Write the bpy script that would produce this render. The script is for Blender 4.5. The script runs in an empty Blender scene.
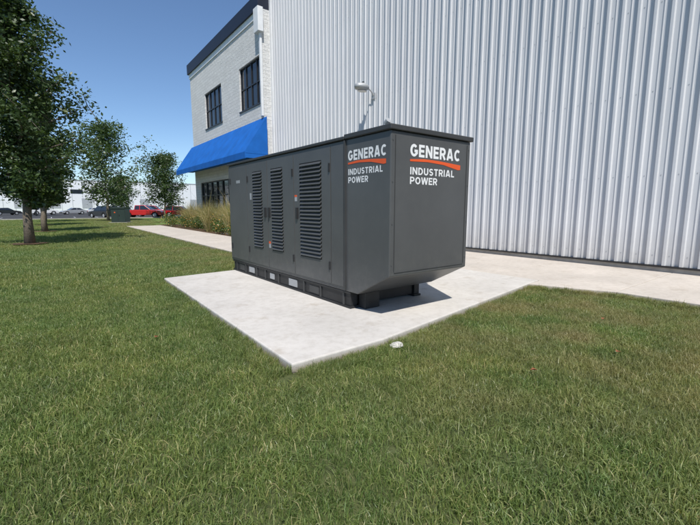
import bpy, bmesh, math, random
import numpy as np
from mathutils import Vector, Matrix
random.seed(3); rng=np.random.default_rng(5)
S=bpy.context.scene
S.view_settings.view_transform='Standard'; S.view_settings.look='None'; S.view_settings.exposure=0
COL=S.collection

# ---------------- materials ----------------
def newmat(name):
    m=bpy.data.materials.new(name); m.use_nodes=True
    nt=m.node_tree; b=nt.nodes['Principled BSDF']; return m,nt,b
def N(nt,t,**k):
    n=nt.nodes.new(t)
    for a,v in k.items(): setattr(n,a,v)
    return n
def ramp(nt,fac,stops):
    r=N(nt,'ShaderNodeValToRGB'); e=r.color_ramp.elements
    while len(e)<len(stops): e.new(0.5)
    for i,(p,c) in enumerate(stops): e[i].position=p; e[i].color=(*c,1)
    nt.links.new(fac,r.inputs[0]); return r
def noise(nt,scale,detail=6,rough=.55,vec=None):
    n=N(nt,'ShaderNodeTexNoise'); n.inputs['Scale'].default_value=scale
    n.inputs['Detail'].default_value=detail; n.inputs['Roughness'].default_value=rough
    if vec is None:
        g=N(nt,'ShaderNodeNewGeometry'); vec=g.outputs['Position']
    nt.links.new(vec,n.inputs['Vector']); return n
def mix(nt,a,b,f,mode='MIX'):
    m=N(nt,'ShaderNodeMix',data_type='RGBA',blend_type=mode)
    for s,v in ((m.inputs[0],f),(m.inputs[6],a),(m.inputs[7],b)):
        if isinstance(v,(int,float)): s.default_value=v
        elif isinstance(v,tuple): s.default_value=(*v,1)
        else: nt.links.new(v,s)
    return m.outputs[2]
def bump(nt,b,h,strength=.3,dist=.01):
    u=N(nt,'ShaderNodeBump'); u.inputs['Strength'].default_value=strength; u.inputs['Distance'].default_value=dist
    nt.links.new(h,u.inputs['Height']); nt.links.new(u.outputs[0],b.inputs['Normal']); return u
def simple(name,c,rough=.6,metal=0,var=.12,scale=3.,bmp=0,bscale=80,spec=.5):
    m,nt,b=newmat(name)
    n=noise(nt,scale)
    lo=tuple(x*(1-var) for x in c); hi=tuple(min(1,x*(1+var)) for x in c)
    r=ramp(nt,n.outputs[0],[(.3,lo),(.7,hi)])
    nt.links.new(r.outputs[0],b.inputs['Base Color'])
    b.inputs['Roughness'].default_value=rough; b.inputs['Metallic'].default_value=metal
    b.inputs['Specular IOR Level'].default_value=spec
    if bmp:
        n2=noise(nt,bscale,3); bump(nt,b,n2.outputs[0],bmp,.003)
    return m

def concrete(name,c=(.63,.595,.55)):
    m,nt,b=newmat(name)
    n1=noise(nt,.9,8,.6); n2=noise(nt,9,8,.7); n3=noise(nt,150,3,.6); n5=noise(nt,2.5,5,.65)
    a=ramp(nt,n1.outputs[0],[(.3,tuple(x*.86 for x in c)),(.7,tuple(x*1.06 for x in c))]).outputs[0]
    d=ramp(nt,n2.outputs[0],[(.3,(.86,.85,.83)),(.55,(1,1,1))]).outputs[0]
    e=ramp(nt,n3.outputs[0],[(.3,(.9,.9,.9)),(.7,(1.0,1.0,1.0))]).outputs[0]
    s=ramp(nt,n5.outputs[0],[(.30,(.84,.81,.77)),(.44,(1,1,1))]).outputs[0]
    col=mix(nt,mix(nt,mix(nt,a,d,1.0,'MULTIPLY'),e,1.0,'MULTIPLY'),s,1.0,'MULTIPLY')
    g=N(nt,'ShaderNodeNewGeometry'); sx=N(nt,'ShaderNodeSeparateXYZ'); nt.links.new(g.outputs['Position'],sx.inputs[0])
    mr=N(nt,'ShaderNodeMapRange'); nt.links.new(sx.outputs['Z'],mr.inputs[0]); mr.inputs[1].default_value=-.015; mr.inputs[2].default_value=-.08; mr.inputs[3].default_value=0; mr.inputs[4].default_value=.75
    nt.links.new(mix(nt,col,(.20,.16,.115),mr.outputs[0]),b.inputs['Base Color'])
    b.inputs['Roughness'].default_value=.9; b.inputs['Specular IOR Level'].default_value=.2
    bump(nt,b,n3.outputs[0],.3,.003)
    return m
M_conc=concrete('concrete'); M_walk=concrete('sidewalk_concrete',(.60,.54,.475))
M_curb=simple('foundation_concrete',(.36,.34,.31),.9,0,.15,6,.3,100,.2)
def enclosure(name,c):
    m,nt,b=newmat(name)
    n1=noise(nt,1.5,6); n2=noise(nt,300,2); n3=noise(nt,9,8,.7)
    a=ramp(nt,n1.outputs[0],[(.3,tuple(x*.9 for x in c)),(.7,tuple(x*1.1 for x in c))]).outputs[0]
    dust=ramp(nt,n3.outputs[0],[(.45,(0,0,0)),(.8,(.12,.12,.12))]).outputs[0]
    g=N(nt,'ShaderNodeNewGeometry'); sx=N(nt,'ShaderNodeSeparateXYZ'); nt.links.new(g.outputs['Position'],sx.inputs[0])
    mr=N(nt,'ShaderNodeMapRange'); nt.links.new(sx.outputs['Z'],mr.inputs[0]); mr.inputs[1].default_value=.9; mr.inputs[2].default_value=.2; mr.inputs[3].default_value=.35; mr.inputs[4].default_value=1.8
    mm=N(nt,'ShaderNodeMath',operation='MULTIPLY'); nt.links.new(dust,mm.inputs[0]); nt.links.new(mr.outputs[0],mm.inputs[1])
    nt.links.new(mix(nt,a,(.28,.26,.23),mm.outputs[0]),b.inputs['Base Color'])
    b.inputs['Roughness'].default_value=.38; b.inputs['Specular IOR Level'].default_value=.5
    bump(nt,b,n2.outputs[0],.12,.001)
    return m
M_enc=enclosure('enclosure_gray_paint',(.080,.082,.083))
M_lid=simple('lid_dark_paint',(.045,.046,.047),.5)
M_blk=simple('black_steel',(.018,.018,.019),.55,0,.3,8)
M_txtw=simple('lettering_white',(.8,.8,.8),.5,0,.02)
M_txto=simple('stripe_orange',(.75,.10,.02),.5,0,.03)
M_galv=simple('galvanised_metal',(.42,.43,.44),.5,.3)
M_white=simple('white_trim',(.74,.75,.76),.5,0,.06)
M_navy=simple('navy_fascia',(.008,.012,.028),.5)
M_frame=simple('window_frame',(.02,.02,.022),.4)
M_bark=simple('bark',(.17,.14,.11),.95,0,.35,20,.8,60,.1)
M_asph=simple('asphalt',(.06,.06,.062),.9,0,.2,2,.3,60,.2)
M_mulch=simple('mulch',(.10,.065,.042),.95,0,.5,25,1.0,50,.1)
M_tire=simple('tire',(.012,.012,.012),.85)
M_util=simple('utility_green',(.018,.032,.027),.5)
M_stone=simple('pale_stone',(.5,.48,.44),.9,0,.2,30,.8,60)
M_tan=simple('copper_leaf',(.25,.08,.035),.8)

def glass(name,c=(.012,.016,.022)):
    m,nt,b=newmat(name)
    n=noise(nt,.7,2); r=ramp(nt,n.outputs[0],[(.35,c),(.65,tuple(x*1.8 for x in c))])
    nt.links.new(r.outputs[0],b.inputs['Base Color']); b.inputs['Roughness'].default_value=.06
    b.inputs['Specular IOR Level'].default_value=.7; return m
M_glass=glass('window_glass')

def wallpaint():
    m,nt,b=newmat('ribbed_metal_paint')
    g=N(nt,'ShaderNodeNewGeometry'); mp=N(nt,'ShaderNodeMapping'); mp.inputs['Scale'].default_value=(1,2.2,.12)
    nt.links.new(g.outputs['Position'],mp.inputs[0])
    n=noise(nt,1.6,6,.6,mp.outputs[0]); n2=noise(nt,.25,3)
    a=ramp(nt,n.outputs[0],[(.3,(.58,.59,.605)),(.7,(.69,.695,.705))]).outputs[0]
    c=ramp(nt,n2.outputs[0],[(.3,(.92,.92,.93)),(.7,(1,1,1))]).outputs[0]
    col=mix(nt,a,c,1.0,'MULTIPLY')
    sx=N(nt,'ShaderNodeSeparateXYZ'); nt.links.new(g.outputs['Position'],sx.inputs[0])
    mr=N(nt,'ShaderNodeMapRange'); nt.links.new(sx.outputs['Z'],mr.inputs[0]); mr.inputs[1].default_value=1.0; mr.inputs[2].default_value=.1; mr.inputs[3].default_value=0; mr.inputs[4].default_value=.55
    n3=noise(nt,3,6,.7); mm=N(nt,'ShaderNodeMath',operation='MULTIPLY'); nt.links.new(n3.outputs[0],mm.inputs[0]); nt.links.new(mr.outputs[0],mm.inputs[1])
    nt.links.new(mix(nt,col,(.25,.22,.18),mm.outputs[0]),b.inputs['Base Color'])
    b.inputs['Roughness'].default_value=.42; b.inputs['Metallic'].default_value=.0
    mp2=N(nt,'ShaderNodeMapping'); mp2.inputs['Scale'].default_value=(1,1,.35); nt.links.new(g.outputs['Position'],mp2.inputs[0])
    n6=noise(nt,3.0,2,.5,mp2.outputs[0]); bump(nt,b,n6.outputs[0],.35,.02)
    return m
M_ribs=wallpaint()
def blockmat():
    m,nt,b=newmat('split_face_block')
    g=N(nt,'ShaderNodeNewGeometry'); sx=N(nt,'ShaderNodeSeparateXYZ'); nt.links.new(g.outputs['Position'],sx.inputs[0])
    ad=N(nt,'ShaderNodeMath',operation='ADD'); nt.links.new(sx.outputs[0],ad.inputs[0]); nt.links.new(sx.outputs[1],ad.inputs[1])
    cb=N(nt,'ShaderNodeCombineXYZ'); nt.links.new(ad.outputs[0],cb.inputs[0]); nt.links.new(sx.outputs[2],cb.inputs[1])
    br=N(nt,'ShaderNodeTexBrick'); nt.links.new(cb.outputs[0],br.inputs[0])
    br.inputs['Scale'].default_value=1; br.inputs['Brick Width'].default_value=.41; br.inputs['Row Height'].default_value=.205
    br.inputs['Mortar Size'].default_value=.012; br.inputs['Mortar Smooth'].default_value=.3
    br.inputs['Color1'].default_value=(.80,.795,.78,1); br.inputs['Color2'].default_value=(.71,.705,.69,1); br.inputs['Mortar'].default_value=(.54,.54,.53,1)
    n=noise(nt,12,6,.75)
    c=ramp(nt,n.outputs[0],[(.3,(.82,.82,.82)),(.65,(1,1,1))]).outputs[0]
    nt.links.new(mix(nt,br.outputs['Color'],c,1.0,'MULTIPLY'),b.inputs['Base Color']); b.inputs['Roughness'].default_value=.95
    bump(nt,b,n.outputs[0],.9,.06); return m
M_block=blockmat()
M_awn=simple('awning_blue_fabric',(.012,.12,.44),.75,0,.14,1.5,.2,200,.2)

def leafmat(name,stops,trans=.35,attr='rnd',grass=False):
    m,nt,b=newmat(name); nt.nodes.remove(b); out=nt.nodes['Material Output']
    at=N(nt,'ShaderNodeAttribute',attribute_name=attr)
    col=ramp(nt,at.outputs['Fac'],stops).outputs[0]
    if grass:
        n=noise(nt,.35,5,.6)
        f=ramp(nt,n.outputs[0],[(.36,(.88,.98,.95)),(.52,(1.04,1.01,.95)),(.72,(1.3,1.12,1.0))]).outputs[0]
        col=mix(nt,col,f,1.0,'MULTIPLY')
        n2=noise(nt,2.2,4,.6)
        f2=ramp(nt,n2.outputs[0],[(.3,(.70,.76,.70)),(.7,(1.24,1.17,1.1))]).outputs[0]
        col=mix(nt,col,f2,1.0,'MULTIPLY')
        g=N(nt,'ShaderNodeNewGeometry'); sx=N(nt,'ShaderNodeSeparateXYZ'); nt.links.new(g.outputs['Position'],sx.inputs[0])
        mr=N(nt,'ShaderNodeMapRange'); nt.links.new(sx.outputs['X'],mr.inputs[0]); mr.inputs[1].default_value=1.2; mr.inputs[2].default_value=4.5; mr.inputs[3].default_value=.10
        n4=noise(nt,.9,5,.65); r4=ramp(nt,n4.outputs[0],[(.38,(0,0,0)),(.64,(1,1,1))])
        mm=N(nt,'ShaderNodeMath',operation='MULTIPLY'); nt.links.new(r4.outputs[0],mm.inputs[0]); nt.links.new(mr.outputs[0],mm.inputs[1])
        m2=N(nt,'ShaderNodeMath',operation='MULTIPLY'); nt.links.new(mm.outputs[0],m2.inputs[0]); m2.inputs[1].default_value=.78
        col=mix(nt,col,(.36,.30,.15),m2.outputs[0])
    d=N(nt,'ShaderNodeBsdfDiffuse'); t=N(nt,'ShaderNodeBsdfTranslucent'); g=N(nt,'ShaderNodeBsdfGlossy'); g.inputs['Roughness'].default_value=.45
    nt.links.new(col,d.inputs[0]); nt.links.new(mix(nt,col,(1.3,1.25,.6),1.0,'MULTIPLY'),t.inputs[0])
    g.inputs[0].default_value=(.5,.5,.5,1)
    s=N(nt,'ShaderNodeMixShader'); s.inputs[0].default_value=trans; nt.links.new(d.outputs[0],s.inputs[1]); nt.links.new(t.outputs[0],s.inputs[2])
    s2=N(nt,'ShaderNodeMixShader'); s2.inputs[0].default_value=.07; nt.links.new(s.outputs[0],s2.inputs[1]); nt.links.new(g.outputs[0],s2.inputs[2])
    nt.links.new(s2.outputs[0],out.inputs[0]); return m
M_leaf=leafmat('tree_leaves',[(0,(.03,.058,.016)),(.6,(.06,.105,.03)),(1,(.13,.18,.06))],.3)
M_leaf2=leafmat('light_tree_leaves',[(0,(.045,.08,.025)),(.6,(.085,.14,.04)),(1,(.15,.20,.07))],.35)
M_grass=leafmat('grass_blades',[(0,(.085,.14,.042)),(.45,(.165,.245,.073)),(.78,(.26,.335,.112)),(.92,(.37,.40,.18)),(1,(.54,.48,.29))],.35,'rnd',True)
M_orn=leafmat('ornamental_blades',[(0,(.14,.17,.055)),(.4,(.30,.28,.11)),(1,(.58,.46,.26))],.4)
M_shrub=leafmat('shrub_leaves',[(0,(.04,.08,.02)),(.7,(.10,.16,.04)),(.86,(.13,.18,.04)),(.9,(.6,.38,.07)),(1,(.6,.32,.14))],.3)

def lawnmat():
    m,nt,b=newmat('lawn_ground')
    g=N(nt,'ShaderNodeNewGeometry')
    n1=noise(nt,.45,4,.6); n2=noise(nt,6,8,.7); n3=noise(nt,.06,3)
    near=ramp(nt,n2.outputs[0],[(.35,(.055,.07,.028)),(.7,(.12,.135,.055))]).outputs[0]
    far=ramp(nt,n1.outputs[0],[(.3,(.12,.18,.05)),(.7,(.18,.23,.07))]).outputs[0]
    far=mix(nt,far,ramp(nt,n3.outputs[0],[(.35,(.85,.9,.85)),(.65,(1.1,1.05,1))]).outputs[0],1.0,'MULTIPLY')
    sx=N(nt,'ShaderNodeSeparateXYZ'); nt.links.new(g.outputs['Position'],sx.inputs[0])
    mr=N(nt,'ShaderNodeMapRange'); nt.links.new(sx.outputs['Y'],mr.inputs[0]); mr.inputs[1].default_value=12; mr.inputs[2].default_value=40
    nt.links.new(mix(nt,near,far,mr.outputs[0]),b.inputs['Base Color']); b.inputs['Roughness'].default_value=1; b.inputs['Specular IOR Level'].default_value=.1
    bump(nt,b,n2.outputs[0],.8,.03); return m
M_lawn=lawnmat()

# ---------------- mesh helpers ----------------
def empty(name,loc=(0,0,0),rz=0):
    e=bpy.data.objects.new(name,None); e.location=loc; e.rotation_euler=(0,0,rz); e.empty_display_size=.2; COL.objects.link(e); return e
def mobj(name,verts,faces,mats,parent=None,midx=None,smooth=False,bevel=0,link=True):
    me=bpy.data.meshes.new(name); me.from_pydata([tuple(v) for v in verts],[],faces); 
    for m in (mats if isinstance(mats,(list,tuple)) else [mats]): me.materials.append(m)
    if midx: me.polygons.foreach_set('material_index',midx)
    if smooth: me.polygons.foreach_set('use_smooth',[True]*len(me.polygons))
    bm=bmesh.new(); bm.from_mesh(me); bmesh.ops.recalc_face_normals(bm,faces=bm.faces); bm.to_mesh(me); bm.free()
    me.update(); o=bpy.data.objects.new(name,me)
    if link: COL.objects.link(o)
    if parent: o.parent=parent
    if bevel:
        b=o.modifiers.new('b','BEVEL'); b.width=bevel; b.segments=2; b.limit_method='ANGLE'; b.angle_limit=.5
    return o
BF=[(0,1,2,3),(7,6,5,4),(0,4,5,1),(1,5,6,2),(2,6,7,3),(3,7,4,0)]
def bv(x0,x1,y0,y1,z0,z1): return [(x0,y0,z0),(x1,y0,z0),(x1,y1,z0),(x0,y1,z0),(x0,y0,z1),(x1,y0,z1),(x1,y1,z1),(x0,y1,z1)]
def box(name,x0,x1,y0,y1,z0,z1,mat,parent=None,bevel=0): return mobj(name,bv(x0,x1,y0,y1,z0,z1),BF,mat,parent,bevel=bevel)
def boxes(name,lst,mat,parent=None,bevel=0):
    V=[];F=[]
    for b in lst:
        k=len(V); V+=bv(*b); F+=[tuple(i+k for i in f) for f in BF]
    return mobj(name,V,F,mat,parent,bevel=bevel)
def prism(name,poly,axis,a,b,mat,parent=None,bevel=0):
    def P(p,t): return {'x':(t,p[0],p[1]),'y':(p[0],t,p[1]),'z':(p[0],p[1],t)}[axis]
    n=len(poly); V=[P(p,a) for p in poly]+[P(p,b) for p in poly]
    F=[tuple(range(n)),tuple(range(2*n-1,n-1,-1))]+[(i,(i+1)%n,n+(i+1)%n,n+i) for i in range(n)]
    return mobj(name,V,F,mat,parent,bevel=bevel)
def tube_data(pts,rad,seg=8):
    V=[];F=[]
    for i,(p,r) in enumerate(zip(pts,rad)):
        p=Vector(p); d=(Vector(pts[min(i+1,len(pts)-1)])-Vector(pts[max(i-1,0)])).normalized()
        u=d.cross(Vector((1,0,0)) if abs(d.x)<.8 else Vector((0,1,0))).normalized(); w=d.cross(u)
        for k in range(seg):
            a=2*math.pi*k/seg; V.append(p+u*math.cos(a)*r+w*math.sin(a)*r)
    for i in range(len(pts)-1):
        for k in range(seg):
            a=i*seg+k; b=i*seg+(k+1)%seg; F.append((a,b,b+seg,a+seg))
    F.append(tuple(range(seg))); F.append(tuple(range(len(V)-1,len(V)-seg-1,-1)))
    return V,F
def tube(name,pts,rad,mat,parent=None,seg=12):
    V,F=tube_data(pts,rad if isinstance(rad,list) else [rad]*len(pts),seg); return mobj(name,V,F,mat,parent,smooth=False)

LZ=-.09
# ---------------- camera ----------------
cam=bpy.data.cameras.new('camera'); co=bpy.data.objects.new('camera',cam); COL.objects.link(co)
co.location=(0,0,1.4); co.rotation_euler=(math.radians(90-8.03),0,-math.radians(37.3))
cam.lens=20.06; cam.sensor_width=36; cam.clip_end=3000; S.camera=co

# ---------------- light ----------------
sd=Vector((-.48,-.877,0)).normalized(); el=math.radians(55)
sv=Vector((sd.x*math.cos(el),sd.y*math.cos(el),math.sin(el)))
w=bpy.data.worlds.new('World'); S.world=w; w.use_nodes=True; nt=w.node_tree
sky=nt.nodes.new('ShaderNodeTexSky'); sky.sky_type='NISHITA'; sky.sun_disc=False; sky.sun_elevation=el
sky.sun_rotation=math.atan2(sv.x,sv.y); sky.air_density=1.0; sky.dust_density=.05; sky.ozone_density=6.0; sky.altitude=200
nt.links.new(sky.outputs[0],nt.nodes['Background'].inputs[0]); nt.nodes['Background'].inputs[1].default_value=.135
sl=bpy.data.lights.new('sun','SUN'); sl.energy=5.0; sl.angle=math.radians(.53); sl.color=(1,.96,.89)
so=bpy.data.objects.new('sun',sl); COL.objects.link(so); so.rotation_euler=sv.to_track_quat('Z','Y').to_euler(); so.location=(0,0,30)

# ---------------- ground ----------------
mobj('lawn',[(-900,-900,LZ),(900,-900,LZ),(900,900,LZ),(-900,900,LZ)],[(0,1,2,3)],M_lawn)
mobj('parking_lot',[(-150,62,LZ+.012),(60,62,LZ+.012),(60,162,LZ+.012),(-150,162,LZ+.012)],[(0,1,2,3)],M_asph)
boxes('parking_kerb',[(-150,60,61.8,62,LZ-.05,LZ+.13)],M_curb)
pl=[]
for i in range(-14,16): pl.append((i*2.8,i*2.8+.1,70,75.2,LZ+.014,LZ+.017))
boxes('parking_lines',pl,M_white)

SX=7.45
PAD=[(1.62,2.99),(2.75,3.00),(6.93,3.66),(7.44,3.72),(7.44,8.95),(1.70,8.38)]
prism('concrete_pad',PAD,'z',-.3,0,M_conc,bevel=.014)
prism('pad_apron',[(6.96,3.645),(7.20,2.95),(SX-.006,2.42),(SX-.006,3.70)],'z',-.3,-.004,M_walk,bevel=.006)
lst=[];y=-24.
while y<20: 
    lst.append((SX+.002,10.60,y+.006,y+2.394,-.3,-.004)); y+=2.4
sw=boxes('sidewalk',lst,M_walk,bevel=.008)
lst=[];y=9.0
while y<33:
    lst.append((4.55,6.95,y+.006,y+1.794,-.3,-.01)); y+=1.8
boxes('garden_path',lst,M_walk,bevel=.008)
mobj('mulch_bed',[(6.95,9.4,-.03),(10.1,9.4,-.03),(10.1,36,-.03),(6.95,36,-.03)],[(0,1,2,3)],M_mulch)

# ---------------- building ----------------
B=empty('commercial_building',(10.64,10,0))
Bx,By=10.64,10
def P(o):
    o.parent=B; o.matrix_parent_inverse=Matrix.Translation((-Bx,-By,0)); return o
X0=10.64; y=-30.; pts=[]
per=.305
while y<21.1:
    pts+= [(X0,y),(X0,y+.085),(X0-.012,y+.093),(X0-.012,y+.107),(X0,y+.115),(X0,y+.205),(X0-.05,y+.222),(X0-.05,y+.272),(X0,y+.289)]
    y+=per
V=[];F=[]
for (x,yy) in pts: V+=[(x,yy,.12),(x,yy,16)]
for i in range(len(pts)-1): F.append((2*i,2*i+2,2*i+3,2*i+1))
P(mobj('ribbed_metal_wall',V,F,M_ribs))
sc=[]
for zz in (.35,2.1,3.9,5.7,7.5,9.3,11.1):
    y=-6.
    while y<21:
        k=round((y+30)/per); yy=-30+k*per+.16
        sc.append((X0-.006,X0-.001,yy-.008,yy+.008,zz-.008,zz+.008)); y+=per
P(boxes('wall_fasteners',sc,M_galv))
P(box('hall_volume',X0+.06,45,-30,21.1,.12,15.9,M_white))
P(box('wall_foundation',X0-.02,X0+.5,-30,21.0,-.3,.09,M_curb))
P(box('base_flashing',X0-.055,X0+.05,-30,21.05,.092,.135,M_frame))
P(box('hall_coping',X0-.12,45,-30.1,21.2,16.0,16.25,M_navy))
P(box('corner_trim',X0-.07,X0+.1,21.1,21.3,.1,16,M_white))
OX=10.08; OT=12.2
wins=[(21.5,24.65,7.35,9.9),(27.9,31.5,7.35,9.9)]
ys=[21.3]+[v for w_ in wins for v in (w_[0],w_[1])]+[35.0]
parts=[(OX,OX+.4,21.3,35,5.0,7.35),(OX,OX+.4,21.3,35,9.9,OT)]
for i in range(0,len(ys),2): parts.append((OX,OX+.4,ys[i],ys[i+1],7.35,9.9))
parts+=[(OX,OX+.4,21.3,22.6,-.3,5.0),(OX,OX+.4,33.6,35,-.3,5.0),(OX,OX+.4,22.6,33.6,3.4,5.0),(OX,OX+.4,22.6,33.6,-.3,.35),
        (OX+.4,30,34.6,35,-.3,OT),(OX+.4,X0+.1,21.3,21.7,-.3,OT)]
P(boxes('block_wall',parts,M_block))
P(box('office_roof',OX+.4,30,21.7,34.6,11.2,11.5,M_galv))
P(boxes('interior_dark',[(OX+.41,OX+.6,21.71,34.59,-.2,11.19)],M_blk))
P(box('parapet_fascia',OX-.16,OX+.5,21.32,35.2,OT+.003,OT+.75,M_navy))
P(box('parapet_fascia_end',OX+.503,30,34.5,35.2,OT+.003,OT+.75,M_navy))
P(box('parapet_band',OX-.06,OX-.002,21.32,35.06,OT-.35,OT,M_white))
fr=[];gl=[]
for (a,b_,z0,z1) in wins:
    gl.append((OX+.16,OX+.18,a,b_,z0,z1))
    n=4
    for k in range(n+1):
        yy=a+(b_-a)*k/n; fr.append((OX+.10,OX+.157,max(a,yy-.04),min(b_,yy+.04),z0,z1))
    for zz in (z0,z0+(z1-z0)*.5-.03,z1-.07):
        for k in range(n):
            y0=a+(b_-a)*k/n+.04; y1=a+(b_-a)*(k+1)/n-.04; fr.append((OX+.105,OX+.155,y0,y1,zz,zz+.07))
    fr.append((OX-.05,OX+.098,a-.05,b_+.05,z0-.09,z0-.002))
a,b_,z0,z1=22.6,33.6,.35,3.4
gl.append((OX+.16,OX+.18,a,b_,z0,z1))
for k in range(10):
    yy=a+(b_-a)*k/9; fr.append((OX+.08,OX+.157,max(a,yy-.05),min(b_,yy+.05),z0,z1))
for k in range(9):
    y0=a+(b_-a)*k/9+.05; y1=a+(b_-a)*(k+1)/9-.05
    for zz in (z0,2.3,z1-.08): fr.append((OX+.085,OX+.155,y0,y1,zz,zz+.08))
P(boxes('windows',gl,M_glass)); P(boxes('window_frames',fr,M_frame))
V=[];F=[];ny=60
prof=[(OX-.003,6.45),(9.4,5.47),(8.75,4.50),(8.72,4.43),(8.72,4.08),(8.76,4.08),(8.76,4.36),(OX-.003,4.36)]
for j in range(ny+1):
    yy=20.9+14.7*j/ny; sag=.05*abs(math.sin(math.pi*j/5))
    for i,(x,z) in enumerate(prof):
        V.append((x,yy,z-(sag if i==1 else sag*.5 if i==2 else 0)))
m_=len(prof)
for j in range(ny):
    for i in range(m_): F.append((j*m_+i,j*m_+(i+1)%m_,(j+1)*m_+(i+1)%m_,(j+1)*m_+i))
F.append(tuple(range(m_))); F.append(tuple(range(ny*m_+m_-1,ny*m_-1,-1)))
P(mobj('awning',V,F,M_awn))
P(prism('awning_end_valance',[(8.764,4.11),(OX-.003,4.11),(OX-.003,4.358),(8.764,4.358)],'y',20.91,20.95,M_awn))
P(box('conductor_head',OX-.32,OX-.005,21.0,21.6,10.9,12.15,M_white,bevel=.02))
P(box('downspout',OX-.16,OX-.03,21.18,21.32,6.52,10.898,M_white,bevel=.01))
# wall lamp
L=empty('wall_light',(X0,12.35,5.85)); 
tube('bracket_arm',[(-.02,0,-.1),(-.16,0,.06),(-.30,0,.15),(-.42,0,.16)],.025,M_galv,L)
box('mount_plate',-.075,-.045,-.10,.10,-.20,.04,M_galv,L,.01)
V,F=tube_data([(-.34,0,.0),(-.42,0,.01),(-.60,0,.01),(-.88,0,-.02),(-.97,0,-.05)],[.07,.16,.23,.19,.07],16)
V=[Vector((v[0],v[1],v[2]*.66+.16)) for v in V]
mobj('lamp_head',V,F,M_galv,L,smooth=True)
mobj('lens',[(-.64+.2*math.cos(t),.16*math.sin(t),.005) for t in np.linspace(0,2*math.pi,16,endpoint=False)],[tuple(range(16))],M_txtw,L)
box('photocell',-.62,-.56,-.03,.03,.31,.37,M_blk,L)

# ---------------- generator ----------------
G=empty('standby_generator',(3.9,6.0,0)); GP=Matrix.Translation((-3.9,-6.0,0))
def g(o): o.parent=G; o.matrix_parent_inverse=GP; return o
gx0,gx1,gy0,gy1,gt=3.20,4.70,3.42,8.62,2.29
g(prism('enclosure_body',[(gy0,gt),(gy1,gt),(gy1,.24),(4.04,.24),(gy0,.56)],'x',gx0,gx1,M_enc,bevel=.012))
g(boxes('roof_lid',[(gx0-.03,gx1+.03,4.31,gy1+.03,gt+.003,gt+.045)],M_lid,bevel=.008))
g(boxes('discharge_hood_lid',[(gx0-.03,gx1+.03,gy0-.03,4.30,gt+.003,gt+.065)],M_lid,bevel=.01))
lv=[(4.87,5.50),(6.08,6.52),(6.90,7.32)]
for xs,s,nm in ((gx0-.001,-1,''),(gx1+.001,1,'_rear')):
    pb=[];z0,z1=.62,2.08
    for (a,b_) in [(4.33,4.62),(4.64,5.68),(5.70,6.66),(6.68,7.60),(7.62,8.58)]:
        l=[q for q in lv if q[0]>a and q[1]<b_]
        x_a,x_b=min(xs,xs+s*.016),max(xs,xs+s*.016)
        if not l: pb.append((x_a,x_b,a,b_,.30,2.24))
        else:
            c,d=l[0]; pb+=[(x_a,x_b,a,c,.30,2.24),(x_a,x_b,d,b_,.30,2.24),(x_a,x_b,c,d,.30,z0),(x_a,x_b,c,d,z1,2.24)]
    g(boxes('door_panels'+nm,pb,M_enc))
    g(boxes('louver_backs'+nm,[(min(xs,xs+s*.002),max(xs,xs+s*.002),c+.001,d-.001,z0+.001,z1-.001) for c,d in lv],M_blk))
    V=[];F=[]
    for c,d in lv:
        z=z0+.02
        while z<z1-.04:
            q=[(xs+s*.003,z+.045),(xs+s*.034,z+.012),(xs+s*.034,z),(xs+s*.003,z+.033)]
            k=len(V); V+=[(p[0],c+.015,p[1]) for p in q]+[(p[0],d-.015,p[1]) for p in q]
            F+=[(k,k+1,k+2,k+3),(k+7,k+6,k+5,k+4)]+[(k+i,k+(i+1)%4,k+4+(i+1)%4,k+4+i) for i in range(4)]
            z+=.058
    g(mobj('louver_slats'+nm,V,F,M_enc))
    hd=[]
    for yy in (5.58,6.60,6.76): hd+= [(min(xs+s*.017,xs+s*.045),max(xs+s*.017,xs+s*.045),yy-.025,yy+.025,1.22,1.40)]
    for yy in (4.66,5.73,7.56,8.5):
        for zz in (.5,1.9): hd.append((min(xs+s*.017,xs+s*.032),max(xs+s*.017,xs+s*.032),yy-.015,yy+.015,zz,zz+.12))
    g(boxes('door_handles_and_hinges'+nm,hd,M_blk,bevel=.004))
    g(boxes('seam_strip'+nm,[(min(xs,xs+s*.022),max(xs,xs+s*.022),4.285,4.318,.25,2.28)],M_lid))
g(boxes('labels',[(gx0-.020,gx0-.0185,5.585,5.66,1.5,1.6),(gx0-.020,gx0-.0185,7.38,7.46,1.55,1.68),(gx0-.020,gx0-.0185,6.58,6.65,.66,.78),(gx0-.020,gx0-.0185,7.95,8.15,1.9,1.96)],M_galv))
g(boxes('warning_labels',[(gx0-.022,gx0-.0205,6.58,6.65,.74,.78),(gx0-.022,gx0-.0205,5.585,5.66,1.57,1.6)],M_txto))
g(boxes('end_panel_frame',[(gx0+.07,gx0+.078,gy0-.006,gy0-.001,.62,2.24),(gx1-.078,gx1-.07,gy0-.006,gy0-.001,.62,2.24),(gx0+.08,gx1-.08,gy0-.006,gy0-.001,.60,.608)],M_lid))
sc=[]
for zz in (.7,1.2,1.7,2.18):
    for xx in (gx0+.035,gx1-.035): sc.append((xx-.006,xx+.006,gy0-.006,gy0-.001,zz-.006,zz+.006))
g(boxes('bolts',sc,M_enc))
sk=[]
for xa,xb in ((3.225,3.34),(4.50,4.61)):
    sk.append((xa,xb,4.22,8.56,.035,.205))
    for z0,z1 in ((.004,.034),(.206,.237)): sk.append((xa-.02,xb+.02,4.20,8.58,z0,z1))
for yy in (4.25,5.6,7.0,8.40): sk.append((3.362,4.478,yy,yy+.1,.04,.20))
g(boxes('skid_rails',sk,M_blk,bevel=.004))
g(boxes('skid_stiffeners',[(3.206,3.2245,yy,yy+.03,.036,.204) for yy in (4.35,4.95,5.45,6.35,6.9,7.3,7.85,8.35)],M_lid))
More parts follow.
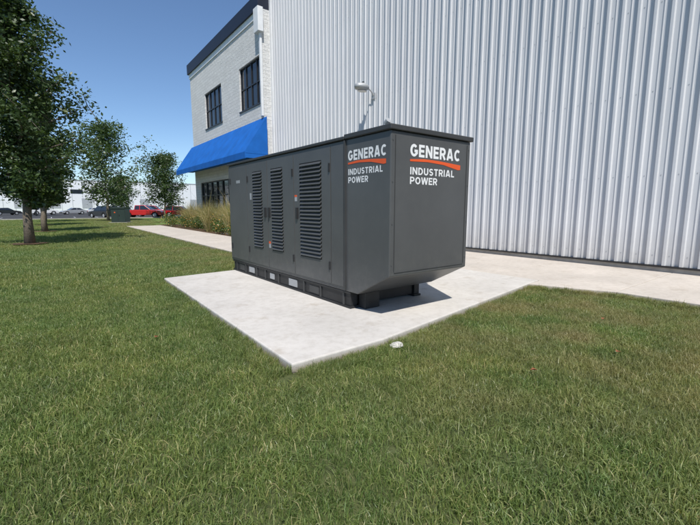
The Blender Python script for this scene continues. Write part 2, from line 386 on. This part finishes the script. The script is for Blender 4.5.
g(boxes('skid_plates',[(3.212,3.2245,5.7,5.98,.06,.18),(3.212,3.2245,6.55,6.72,.07,.17),(3.212,3.2245,7.45,7.7,.07,.18)],M_galv))
g(boxes('skid_lift_openings',[(3.216,3.2248,5.02,5.3,.06,.17),(3.216,3.2248,7.95,8.2,.06,.17)],M_lid))
g(box('fuel_base',3.5,4.3,4.5,8.3,.05,.236,M_blk))
g(box('cable_entry_box',3.36,3.62,4.06,4.20,.004,.232,M_blk,bevel=.005))
g(tube('exhaust_stub',[(3.42,3.75,2.35),(3.42,3.75,2.43),(3.42,3.70,2.47)],.04,M_galv))
g(boxes('lifting_eyes',[(gx0+.1,gx0+.12,5.0,5.1,gt+.04,gt+.08),(gx0+.1,gx0+.12,7.6,7.7,gt+.04,gt+.08)],M_blk))

# lettering: stroke-built grotesque capitals (vinyl decal sheets)
def arc(cx,cy,rx,ry,a0,a1,n=14):
    return [(cx+rx*math.cos(math.radians(a0+(a1-a0)*i/n)),cy+ry*math.sin(math.radians(a0+(a1-a0)*i/n))) for i in range(n+1)]
def glyph(ch,t):
    h=t/2; H=1-h
    if ch=='G': W=.80; return W,[arc(.4,.5,.4-h,.5-h,42,318)+[(W-h,.30),(W-h,.46),(.44,.46)]]
    if ch=='C': W=.76; return W,[arc(.4,.5,.4-h,.5-h,45,315)]
    if ch=='E': W=.62; return W,[[(W,H),(h,H),(h,h),(W,h)],[(t*.9,.5),(W-.05,.5)]]
    if ch=='N': W=.76; return W,[[(h,0),(h,1)],[(W-h,0),(W-h,1)],[(h*1.1,1-h*.6),(W-h*1.1,h*.6)]]
    if ch in 'RP':
        W=.70; m=.44; ry=(H-m)/2; s=[[(h,0),(h,1)],[(t*.9,H)]+arc(.70-h-ry,(H+m)/2,ry,ry,90,-90,10)+[(t*.9,m)]]
        if ch=='R': s.append([(.36,m),(.62,.0)])
        return W,s
    if ch=='A': W=.84; return W,[[(h*1.05,0),(.38,1)],[(W-h*1.05,0),(W-.38,1)],[(.22,.27),(W-.22,.27)]]
    if ch=='I': return t,[[(h,0),(h,1)]]
    if ch=='D': W=.74; return W,[[(h,0),(h,1)],[(t*.9,H)]+arc(.30,.5,W-h-.30,.5-h,90,-90)+[(t*.9,h)]]
    if ch=='U': W=.72; return W,[[(h,1),(h,.38)]+arc(W/2,.38,W/2-h,.38-h,180,360)[1:-1]+[(W-h,.38),(W-h,1)]]
    if ch=='S': 
        W=.66; r=(.5-h)/2; return W,[arc(W/2,.5+r,W/2-h,r,25,270)+arc(W/2,.5-r,W/2-h,r,90,-155)[1:]]
    if ch=='T': W=.66; return W,[[(0,H),(W,H)],[(W/2,0),(W/2,1-t*.9)]]
    if ch=='L': W=.56; return W,[[(h,1),(h,h),(W,h)]]
    if ch=='O': W=.82; return W,[arc(W/2,.5,W/2-h,.5-h,0,360,26)]
    if ch=='W': W=1.1; return W,[[(h*.9,1),(.29,0)],[(.29,0),(.55,1)],[(.55,1),(.81,0)],[(.81,0),(W-h*.9,1)]]
def lettering(name,s,width,cap,t,gap,place,mat):
    V=[];F=[];x=0;lay=0
    for ch in s:
        W,st=glyph(ch,t)
        for k,pl_ in enumerate(st):
            n=len(pl_); closed=(math.dist(pl_[0],pl_[-1])<1e-6); b=len(V)
            for i in range(n):
                p=Vector(pl_[i])
                if closed: pa,pb=Vector(pl_[i-1 if i>0 else n-2]),Vector(pl_[i+1 if i<n-1 else 1])
                else: pa,pb=Vector(pl_[max(i-1,0)]),Vector(pl_[min(i+1,n-1)])
                d1=(p-pa).normalized() if (p-pa).length>1e-6 else (pb-p).normalized()
                d2=(pb-p).normalized() if (pb-p).length>1e-6 else d1
                n1=Vector((-d1.y,d1.x)); n2=Vector((-d2.y,d2.x)); m=(n1+n2)
                m=m.normalized() if m.length>1e-4 else n1
                l=(t/2)/max(.45,m.dot(n1))
                for sg in (1,-1): q=p+m*l*sg; V.append((q.x+x,q.y,k))
            for i in range(n-1): F.append((b+2*i,b+2*i+1,b+2*i+3,b+2*i+2))
        x+=W+gap
    tot=x-gap
    V=[place(v[0]/tot*width,v[1]*cap,.0016+.0005*v[2]) for v in V]
    g(mobj(name,V,F,mat))
ex=3.52
end=lambda x0,z0:(lambda u,v,d:(x0+u,gy0-d,z0+v))
lettering('lettering_brand','GENERAC',.96,.150,.215,.12,end(ex,2.015),M_txtw)
lettering('lettering_industrial','INDUSTRIAL',.84,.088,.19,.16,end(ex+.005,1.80),M_txtw)
lettering('lettering_power','POWER',.50,.088,.19,.13,end(ex+.005,1.685),M_txtw)
def swoosh(name,f):
    pts=[(0,0.045),(.25,.062),(.5,.058),(.95,.03),(.95,-.03),(.9,-.035),(.6,.015),(.3,.03),(0,.02)]
    V=[f(*p,0) for p in pts]+[f(*p,1) for p in pts]; n=len(pts)
    F=[tuple(range(n)),tuple(range(2*n-1,n-1,-1))]+[(i,(i+1)%n,n+(i+1)%n,n+i) for i in range(n)]
    g(mobj(name,V,F,M_txto))
swoosh('stripe_end',lambda u,v,d:(ex+u*1.02,gy0-.001-.002*d,1.935+v))
ey=4.24
sde=lambda y0,z0:(lambda u,v,d:(gx0-d,y0-u,z0+v))
lettering('lettering_brand_side','GENERAC',.75,.130,.215,.12,sde(ey,2.01),M_txtw)
lettering('lettering_industrial_side','INDUSTRIAL',.68,.078,.19,.16,sde(ey-.005,1.825),M_txtw)
lettering('lettering_power_side','POWER',.41,.078,.19,.13,sde(ey-.005,1.72),M_txtw)
swoosh('stripe_side',lambda u,v,d:(gx0-.001-.002*d,ey-u*.78,1.945+v*.9))

bm=bmesh.new(); bmesh.ops.create_icosphere(bm,subdivisions=3,radius=.065)
for v in bm.verts: v.co.z*=.45; v.co.x*=1.3; n_=math.sin(v.co.x*60)*.006+math.cos(v.co.y*75)*.006; v.co*=1+n_*8; v.co+=Vector((rng.normal()*.002,rng.normal()*.002,rng.normal()*.002))
me=bpy.data.meshes.new('stone'); bm.to_mesh(me); bm.free(); me.materials.append(M_stone)
o=bpy.data.objects.new('pale_stone',me); COL.objects.link(o); o.location=(2.80,2.86,LZ+.045)
for (x,y,a) in [(4.35,1.35,0),(.8,4.6,1.),(3.3,1.6,2.2),(-.6,5.5,.5),(5.6,1.9,3.)]:
    o=mobj('fallen_leaf',[(0,0,0),(.03,.022,.012),(.065,.005,.0),(.035,-.03,.015)],[(0,1,2),(0,2,3)],M_tan); o.location=(x,y,LZ+.072); o.rotation_euler=(.2,.1,a)

# ---------------- grass ----------------
def blades(n,half,hmin,hmax,wid,lean,seed=0):
    r=np.random.default_rng(seed)
    x=r.uniform(-half,half,n); y=r.uniform(-half,half,n)
    h=r.uniform(hmin,hmax,n)*(1+.35*(r.random(n)<.05)); a=r.uniform(0,2*math.pi,n); l=np.abs(r.normal(0,lean,n))*h+h*.1; la=r.uniform(0,2*math.pi,n)
    wd=wid*r.uniform(.6,1.35,n)
    bx,by=np.cos(a)*wd/2,np.sin(a)*wd/2; lx,ly=np.cos(la)*l,np.sin(la)*l
    V=np.zeros((n,5,3))
    V[:,0]=np.c_[x-bx,y-by,0*h]; V[:,1]=np.c_[x+bx,y+by,0*h]
    V[:,2]=np.c_[x+bx*.85+lx*.38,y+by*.85+ly*.38,h*.62]; V[:,3]=np.c_[x-bx*.85+lx*.38,y-by*.85+ly*.38,h*.62]
    V[:,4]=np.c_[x+lx*1.15,y+ly*1.15,h*(1-.25*np.clip(l/h,0,1))]
    F=[]
    for b in np.arange(n)*5: F+=[(b,b+1,b+2,b+3),(b+3,b+2,b+4)]
    rnd=np.repeat(r.random(n),5)
    return V.reshape(-1,3),F,rnd
def blade_mesh(name,V,F,rnd,mat):
    me=bpy.data.meshes.new(name); me.from_pydata(V.tolist(),[],F); me.materials.append(mat)
    at=me.attributes.new('rnd','FLOAT','POINT'); at.data.foreach_set('value',rnd.astype(np.float32)); me.update(); return me
src=bpy.data.collections.new('grass_tufts')
for i in range(5):
    V,F,rnd=blades(340,.135,.03,.074,.0041,.55,seed=i)
    src.objects.link(bpy.data.objects.new('g%d_patch'%i,blade_mesh('patch',V,F,rnd,M_grass)))
for i in range(5,8):
    V,F,rnd=blades(34,.035,.045,.11,.0042,.55,seed=i)
    src.objects.link(bpy.data.objects.new('g%d_tuft'%i,blade_mesh('tuft',V,F,rnd,M_grass)))
def inpoly(px,py,poly,grow=0):
    cx=sum(p[0] for p in poly)/len(poly); cy=sum(p[1] for p in poly)/len(poly)
    ins=np.ones(len(px),bool); n=len(poly)
    for i in range(n):
        a,b_=poly[i],poly[(i+1)%n]; ex_,ey_=b_[0]-a[0],b_[1]-a[1]; L_=math.hypot(ex_,ey_)
        nx,ny=ey_/L_,-ex_/L_
        if (cx-a[0])*nx+(cy-a[1])*ny>0: nx,ny=-nx,-ny
        ins&=((px-a[0])*nx+(py-a[1])*ny)<grow
    return ins
rects=[[(1.62,2.99),(2.75,2.99),(6.93,3.66),(7.44,3.72),(7.44,8.95),(1.70,8.38)],[(SX,-30),(11,-30),(11,40),(SX,40)],[(6.96,3.645),(7.20,2.95),(SX,2.42),(SX,3.70)],[(4.55,9),(6.95,9),(6.95,33),(4.55,33)],[(6.95,9.3),(60,9.3),(60,36),(6.95,36)]]
pts=[];sc_=[];ix=[]
def field(x0,x1,y0,y1,sp,scale,cond,margin):
    gx,gy=np.meshgrid(np.arange(x0,x1,sp),np.arange(y0,y1,sp)); gx=gx.ravel()+rng.uniform(-.3,.3,gx.size)*sp; gy=gy.ravel()+rng.uniform(-.3,.3,gy.size)*sp
    k=cond(gx,gy)
    for r_ in rects: k&=~inpoly(gx,gy,r_,margin)
    gx,gy=gx[k],gy[k]
    h=1.0+.10*np.sin(gx*1.7+np.sin(gy*2.3))*np.cos(gy*1.9+gx*.6)
    pts.extend(zip(gx,gy)); sc_.extend(scale*rng.uniform(.87,1.2,len(gx))*h); ix.extend(rng.integers(0,5,len(gx)))
D=lambda x,y:np.hypot(x,y)
field(-9,9.5,-3,9,.19,1.0,lambda x,y:D(x,y)<8.5,.15)
field(-16,21,-3,21,.33,1.45,lambda x,y:(D(x,y)>=8.5)&(D(x,y)<20)&(y>-2),.22)
field(-40,40,0,62,.72,2.3,lambda x,y:(D(x,y)>=20)&(D(x,y)<60)&(x<9.),.36)
def edge(a,b_,side,sp=.028,w=(.02,.22),dens=1,smin=.5,smax=1.15):
    L_=math.hypot(b_[0]-a[0],b_[1]-a[1]); n=int(L_/sp*dens)
    for _ in range(n*4):
        t=random.random(); d=w[0]+(w[1]-w[0])*random.random()
        if math.sin(t*L_*9+math.sin(t*L_*23)*2)<-.55 and d<.09: continue
        nx,ny=(b_[1]-a[1])/L_*side,-(b_[0]-a[0])/L_*side
        pts.append((a[0]+(b_[0]-a[0])*t+nx*d,a[1]+(b_[1]-a[1])*t+ny*d)); sc_.append(random.uniform(smin,smax)); ix.append(random.randint(5,7))
edge(PAD[0],PAD[1],1,smin=.3,smax=.9,w=(.05,.24)); edge(PAD[1],PAD[2],1,smin=.35,smax=1.0,w=(.03,.24)); edge(PAD[5],PAD[0],1); edge((7.0,8.9),PAD[5],1,.05)
edge((6.96,3.645),(7.20,2.95),1); edge((7.20,2.95),(SX,2.42),1)
edge((SX,2.42),(SX,-8),1,.032); edge((4.55,33),(4.55,9),1,.1,(.02,.4)); edge((4.55,9),(6.95,9),1,.06)
pts=np.array(pts); me=bpy.data.meshes.new('lawn_grass')
me.from_pydata(np.c_[pts,np.full(len(pts),LZ)].tolist(),[],[])
def addattr(n,t,v): a=me.attributes.new(n,t,'POINT'); a.data.foreach_set('value',v)
addattr('sc','FLOAT',np.array(sc_,np.float32)); addattr('ix','INT',np.array(ix,np.int32)); addattr('rz','FLOAT',rng.uniform(0,6.28,len(pts)).astype(np.float32))
me.materials.append(M_grass)
lg=bpy.data.objects.new('lawn_grass',me); COL.objects.link(lg)
ng=bpy.data.node_groups.new('scatter','GeometryNodeTree')
ng.interface.new_socket('Geometry',in_out='INPUT',socket_type='NodeSocketGeometry'); ng.interface.new_socket('Geometry',in_out='OUTPUT',socket_type='NodeSocketGeometry')
gi=ng.nodes.new('NodeGroupInput'); go=ng.nodes.new('NodeGroupOutput')
ci=ng.nodes.new('GeometryNodeCollectionInfo'); ci.inputs['Collection'].default_value=src; ci.inputs['Separate Children'].default_value=True; ci.inputs['Reset Children'].default_value=True
ip=ng.nodes.new('GeometryNodeInstanceOnPoints'); ip.inputs['Pick Instance'].default_value=True
def na(n,t):
    q=ng.nodes.new('GeometryNodeInputNamedAttribute'); q.data_type=t; q.inputs['Name'].default_value=n; return q.outputs['Attribute']
cx=ng.nodes.new('ShaderNodeCombineXYZ'); ng.links.new(na('rz','FLOAT'),cx.inputs[2])
ng.links.new(gi.outputs[0],ip.inputs['Points']); ng.links.new(ci.outputs[0],ip.inputs['Instance'])
ng.links.new(na('ix','INT'),ip.inputs['Instance Index']); ng.links.new(cx.outputs[0],ip.inputs['Rotation'])
cs=ng.nodes.new('ShaderNodeCombineXYZ'); s_=na('sc','FLOAT')
for i in range(2): ng.links.new(s_,cs.inputs[i])
pw=ng.nodes.new('ShaderNodeMath'); pw.operation='POWER'; ng.links.new(s_,pw.inputs[0]); pw.inputs[1].default_value=.6; ng.links.new(pw.outputs[0],cs.inputs[2])
ng.links.new(cs.outputs[0],ip.inputs['Scale']); ng.links.new(ip.outputs[0],go.inputs[0])
md=lg.modifiers.new('scatter','NODES'); md.node_group=ng
print('grass instances',len(pts))

# ---------------- trees ----------------
def tree(name,loc,H,cb,R,nleaf,ls,seed,mat,tr=.13,spread=.35,lean=0):
    r=np.random.default_rng(seed); E=empty(name,loc); V=[];F=[]
    def add(p,rd,seg):
        v,f=tube_data(p,rd,seg); k=len(V); V.extend(v); F.extend([tuple(i+k for i in q) for q in f])
    tp=[Vector((r.normal()*.04*i+lean*i*.1,r.normal()*.04*i,H*.96*i/9)) for i in range(10)]; tp[0]=Vector((0,0,-.1))
    add(tp,[tr*(1.25 if i==0 else 1)*(1-.92*(i/9)) +.012 for i in range(10)],9)
    def trunk(z): 
        t=np.clip(z/(H*.96)*9,0,8.99); i=int(t); return tp[i].lerp(tp[i+1],t-i)
    def prof(t):
        return R*(math.sin(math.pi*min(1,(t*.93+.07))**.75)**.75)
    cl=[]
    nb=int(26+H*1.5)
    for i in range(nb):
        t=(i+r.random())/nb; z=cb*.85+(H-cb)*t*.92; a=i*2.4+r.normal()*.3
        ln=prof(t)*r.uniform(.65,1.2); up=(.5+.9*t)
        p0=trunk(z*.97)
        pp=[p0]; 
        for k in range(1,5):
            q=p0+Vector((math.cos(a)*ln*k/4,math.sin(a)*ln*k/4,up*ln*(k/4)**.85*.75))+Vector(r.normal(0,.05*ln*.5,3)); pp.append(q)
        r0=tr*.35*(1-.7*t)+.01; add(pp,[r0*(1-k/4.6) for k in range(5)],5)
        for k in range(1,5):
            cl.append((pp[k],.6+.2*k)); 
            for j in range(2):
                q=pp[k]+Vector(r.normal(0,1,3)).normalized()*ln*r.uniform(.2,.42)
                add([pp[k],(pp[k]+q)/2+Vector((0,0,.03)),q],[r0*.35,r0*.22,r0*.1],4); cl.append((q,1.0))
    for k in range(5): cl.append((trunk(H*(.8+.04*k))+Vector((0,0,.1*k)),.6))
    mobj('trunk_and_limbs',V,F,M_bark,E,smooth=True)
    cp=np.array([c[0] for c in cl]); wt=np.array([c[1] for c in cl])*r.uniform(.3,1.5,len(cl)); wt/=wt.sum()
    csh=r.random(len(cl))
    id_=r.choice(len(cl),nleaf,p=wt); sg=R*spread*.42
    c=cp[id_]+r.normal(0,1,(nleaf,3))*np.array([sg,sg,sg*.8])
    ok=c[:,2]>cb*.75; c=c[ok]; id_=id_[ok]; n=len(c)
    u=r.normal(0,1,(n,3)); u[:,2]*=.6; u/=np.linalg.norm(u,axis=1)[:,None]
    v=np.cross(u,r.normal(0,1,(n,3))); v/=np.linalg.norm(v,axis=1)[:,None]
    s=(ls*r.uniform(.6,1.3,n))[:,None]
    Q=np.stack([c-u*s,c+v*s*.55,c+u*s,c-v*s*.55],1).reshape(-1,3)
    idx=np.arange(n*4).reshape(-1,4)
    rnd=np.repeat(np.clip(.55*r.random(n)+.45*csh[id_],0,1),4)
    o=bpy.data.objects.new('foliage',blade_mesh('foliage',Q,idx.tolist(),rnd,mat)); COL.objects.link(o); o.parent=E
    return E
tree('pear_tree',(-.75,20,LZ),10.2,2.0,1.95,38000,.075,1,M_leaf,.15,spread=.27)
tree('pear_tree',(-.35,29.8,LZ),8.2,2.0,1.5,24000,.09,2,M_leaf,.14,spread=.3)
tree('pear_tree',(-.5,40,LZ),7.6,2.0,1.45,13000,.11,3,M_leaf,.13)
tree('pear_tree',(-.5,50,LZ),7.4,2.0,1.5,10000,.12,4,M_leaf,.13)
tree('young_maple_tree',(4.9,49.3,LZ),10.8,2.0,3.3,8500,.13,5,M_leaf2,.12,spread=.20)
tree('young_maple_tree',(12.6,58.5,LZ),9.2,1.8,2.8,11000,.13,6,M_leaf,.12,spread=.28)
tree('young_maple_tree',(-22,75,LZ),8.0,1.8,2.7,8000,.16,7,M_leaf,.12)
tree('young_maple_tree',(12.5,98,LZ),8.4,1.8,2.8,6000,.18,8,M_leaf2,.12)
tree('young_maple_tree',(-2,90,LZ),6.4,1.4,2.4,6000,.18,9,M_leaf,.12)
for i,(x,y) in enumerate([(-.75,20),(-.35,29.8),(-.5,40)]):
    n=28; mobj('mulch_ring',[(x+math.cos(2*math.pi*k/n)*(.6+.08*math.sin(k*2.3)),y+math.sin(2*math.pi*k/n)*(.6+.08*math.cos(k*1.7)),LZ+.085) for k in range(n)],[tuple(range(n))],M_mulch)

def clumps(name,n,mat,xr,yr,hr,seed,kind):
    r=np.random.default_rng(seed); VV=[];FF=[];RR=[];k=0
    for i in range(n):
        cx_,cy_=r.uniform(*xr),r.uniform(*yr); h=r.uniform(*hr)
        if kind=='grass':
            V,F,rd=blades(170,.15,h*.6,h,.018,.38,seed=seed*100+i)
        else:
            m=420; c=r.normal(0,1,(m,3))*np.array([.26,.26,.2])*h+np.array([0,0,h*.5]); c[:,2]=np.abs(c[:,2])
            u=r.normal(0,1,(m,3)); u/=np.linalg.norm(u,axis=1)[:,None]; v=np.cross(u,r.normal(0,1,(m,3))); v/=np.linalg.norm(v,axis=1)[:,None]
            s=r.uniform(.025,.05,m)[:,None]; V=np.stack([c-u*s,c+v*s*.6,c+u*s,c-v*s*.6],1).reshape(-1,3); F=[tuple(range(4*q,4*q+4)) for q in range(m)]; rd=np.repeat(r.random(m),4)
        V=V+np.array([cx_,cy_,-.03]); VV.append(V); FF+=[tuple(q+k for q in f) for f in F]; RR.append(rd); k+=len(V)
    o=bpy.data.objects.new(name,blade_mesh(name,np.vstack(VV),FF,np.concatenate(RR),mat)); COL.objects.link(o)
clumps('ornamental_grass_bed',90,M_orn,(7.4,9.4),(11,32),(1.4,2.2),21,'grass')
clumps('flowering_shrub_bed',75,M_shrub,(7.1,9.6),(10.5,35),(.6,1.1),22,'shrub')

# ---------------- utility box, vehicles ----------------
U=empty('utility_transformer',(5.35,43.4,LZ),-.5)
box('pad',-.8,.8,-.75,.75,0,.10,M_curb,U)
box('cabinet',-.62,.62,-.6,.6,.10,1.35,M_util,U,.03); prism('lid',[(-.60,1.352),(.60,1.352),(.63,1.50),(-.63,1.50)],'y',-.65,.65,M_util,U,.02)
boxes('door_seams',[(-.01,.01,-.612,-.602,.2,1.3),(.08,.12,-.64,-.602,.7,.85)],M_blk,U)
box('warning_label',-.33,-.22,-.61,-.602,.98,1.08,M_txto,U)

def carpaint(name,c):
    m,nt,b=newmat(name); n=noise(nt,2,2); r=ramp(nt,n.outputs[0],[(.3,tuple(x*.93 for x in c)),(.7,c)]); nt.links.new(r.outputs[0],b.inputs['Base Color'])
    b.inputs['Roughness'].default_value=.3; b.inputs['Coat Weight'].default_value=.6; return m
P_red=carpaint('paint_red',(.5,.012,.015)); P_dk=carpaint('paint_dark',(.02,.022,.025)); P_wh=carpaint('paint_white',(.7,.7,.7)); P_si=carpaint('paint_silver',(.3,.31,.33))
M_head=simple('headlamp',(.7,.7,.65),.2); M_tail=simple('taillamp',(.4,.01,.01),.2)
def vehicle(name,loc,rz,kind,paint):
    E=empty(name,loc,rz)
    if kind=='pickup': W=1.95; body=[(-2.8,.45),(-2.8,1.1),(-.95,1.12),(1.35,1.12),(2.55,1.02),(2.8,.85),(2.8,.4)]; cab=[(-.95,1.12),(-.85,1.8),(.45,1.82),(1.35,1.12)]; ax=(-1.75,1.85); rw=.4
    elif kind=='suv': body=[(-2.3,.4),(-2.33,1.0),(1.1,1.02),(2.1,.92),(2.3,.7),(2.3,.35)]; W=1.88; cab=[(-2.28,1.0),(-2.0,1.66),(.25,1.7),(1.1,1.02)]; ax=(-1.4,1.4); rw=.36
    else: body=[(-2.25,.38),(-2.3,.85),(-1.7,.98),(1.0,.92),(2.1,.76),(2.28,.58),(2.25,.3)]; W=1.8; cab=[(-1.75,.97),(-1.0,1.4),(.15,1.43),(1.05,.92)]; ax=(-1.35,1.4); rw=.33
    zb0=.28; low=[(body[-1][0],zb0)]
    for a_ in sorted(ax,reverse=True):
        for t in np.linspace(0,math.pi,9): low.append((a_+math.cos(t)*(rw+.06),max(zb0,rw*.95+math.sin(t)*(rw+.06))))
    low.append((body[0][0],zb0))
    prism('body',body+low,'y',-W/2,W/2,paint,E,.05)
    w0,w1=W/2-.06,W/2-.24
    zs=[p[1] for p in cab]; zt=max(zs); zl=min(zs)
    wy=lambda z:w0+(w1-w0)*(z-zl)/(zt-zl)
    V=[(p[0],-wy(p[1]),p[1]-.004) for p in cab]+[(p[0],wy(p[1]),p[1]-.004) for p in cab]
    mobj('cab',V,[(0,1,2,3),(7,6,5,4)]+[(i,(i+1)%4,4+(i+1)%4,4+i) for i in range(4)],paint,E,bevel=.04)
    cxm=sum(p[0] for p in cab)/4
    def inset(p): return (cxm+(p[0]-cxm)*.9,zl+.05+(p[1]-zl)*.83)
    gp=[inset(p) for p in cab]
    for s in (-1,1):
        mid=(gp[1][0]+gp[2][0])/2
        def sd_(pl): 
            V=[(p[0],s*(wy(p[1])+.012),p[1]) for p in pl]; mobj('side_glass',V,[tuple(range(len(V)))],M_glass,E)
        sd_([gp[0],gp[1],(mid-.04,gp[1][1]),(mid-.04,gp[0][1])]); sd_([(mid+.04,gp[0][1]),(mid+.04,gp[2][1]),gp[2],gp[3]])
    def pane(a,b_,off):
        A=Vector((a[0],0,a[1]));Bq=Vector((b_[0],0,b_[1])); p=A.lerp(Bq,.12);q=A.lerp(Bq,.88)
        mobj('windscreen',[(p.x+off,-wy(p.z)+.08,p.z+.012),(p.x+off,wy(p.z)-.08,p.z+.012),(q.x+off,wy(q.z)-.08,q.z+.012),(q.x+off,-wy(q.z)+.08,q.z+.012)],[(0,1,2,3)],M_glass,E)
    pane(cab[3],cab[2],.015); pane(cab[0],cab[1],-.015)
    for a_ in ax:
        for s in (-1,1):
            tube('wheel',[(a_,s*(W/2-.22),rw),(a_,s*(W/2-.01),rw)],rw,M_tire,E,20); tube('rim',[(a_,s*(W/2-.01),rw),(a_,s*(W/2+.006),rw)],[rw*.62,rw*.55],M_galv,E,12)
    zf=body[-2][1]; xf=body[-2][0]; xr=body[1][0]; zr=body[1][1]
    boxes('headlamps',[(xf-.12,xf+.015,s*W*.36-.2,s*W*.36+.2,zf-.16,zf-.02) for s in (-1,1)],M_head,E)
    boxes('taillamps',[(xr-.015,xr+.1,s*W*.42-.1,s*W*.42+.1,zr-.3,zr-.08) for s in (-1,1)],M_tail,E)
    boxes('bumpers',[(xf-.05,xf+.06,-W*.46,W*.46,.3,.5),(xr-.07,xr+.05,-W*.46,W*.46,.32,.52)],M_blk,E)
    if kind=='pickup': box('bed_interior',-2.65,-1.05,-.8,.8,1.09,1.135,M_blk,E)
vz=LZ+.012
vehicle('parked_pickup_truck',(10.9,64.6,vz),-.5,'pickup',P_red)
vehicle('parked_suv',(16.2,65.2,vz),-.55,'suv',P_red)
vehicle('parked_pickup_truck',(13.6,72.5,vz),-.4,'pickup',P_red)
vehicle('parked_suv',(6.0,65.0,vz),2.0,'suv',P_dk)
for i,(x,y,k,p) in enumerate([(-1,102,'suv',P_wh),(4,104,'sedan',P_si),(9,113,'sedan',P_wh),(14,113,'suv',P_si),(20,112,'sedan',P_dk),(25,112,'suv',P_wh),(-7,103,'sedan',P_dk),(-12,103,'suv',P_si)]):
    vehicle('parked_suv' if k=='suv' else 'parked_car',(x,y,vz),.2+i*.05+(math.pi if i%2 else 0),k,p)
W2=empty('warehouse_building',(-10,165,LZ))
box('walls',-90,75,0,60,0,10.6,M_white,W2); box('coping',-90.1,75.1,-.1,60.1,10.603,10.9,M_galv,W2)
boxes('dock_doors',[(x,x+3,-.05,-.003,1.2,4.6) for x in range(-80,70,9)],M_galv,W2)
boxes('office_windows',[(x,x+3.5,-.06,-.003,6.2,7.6) for x in range(-20,30,6)],M_glass,W2)
boxes('wall_ribs',[(x,x+.12,-.03,-.002,0,10.6) for x in np.arange(-89,75,3.0)+.3],M_galv,W2)
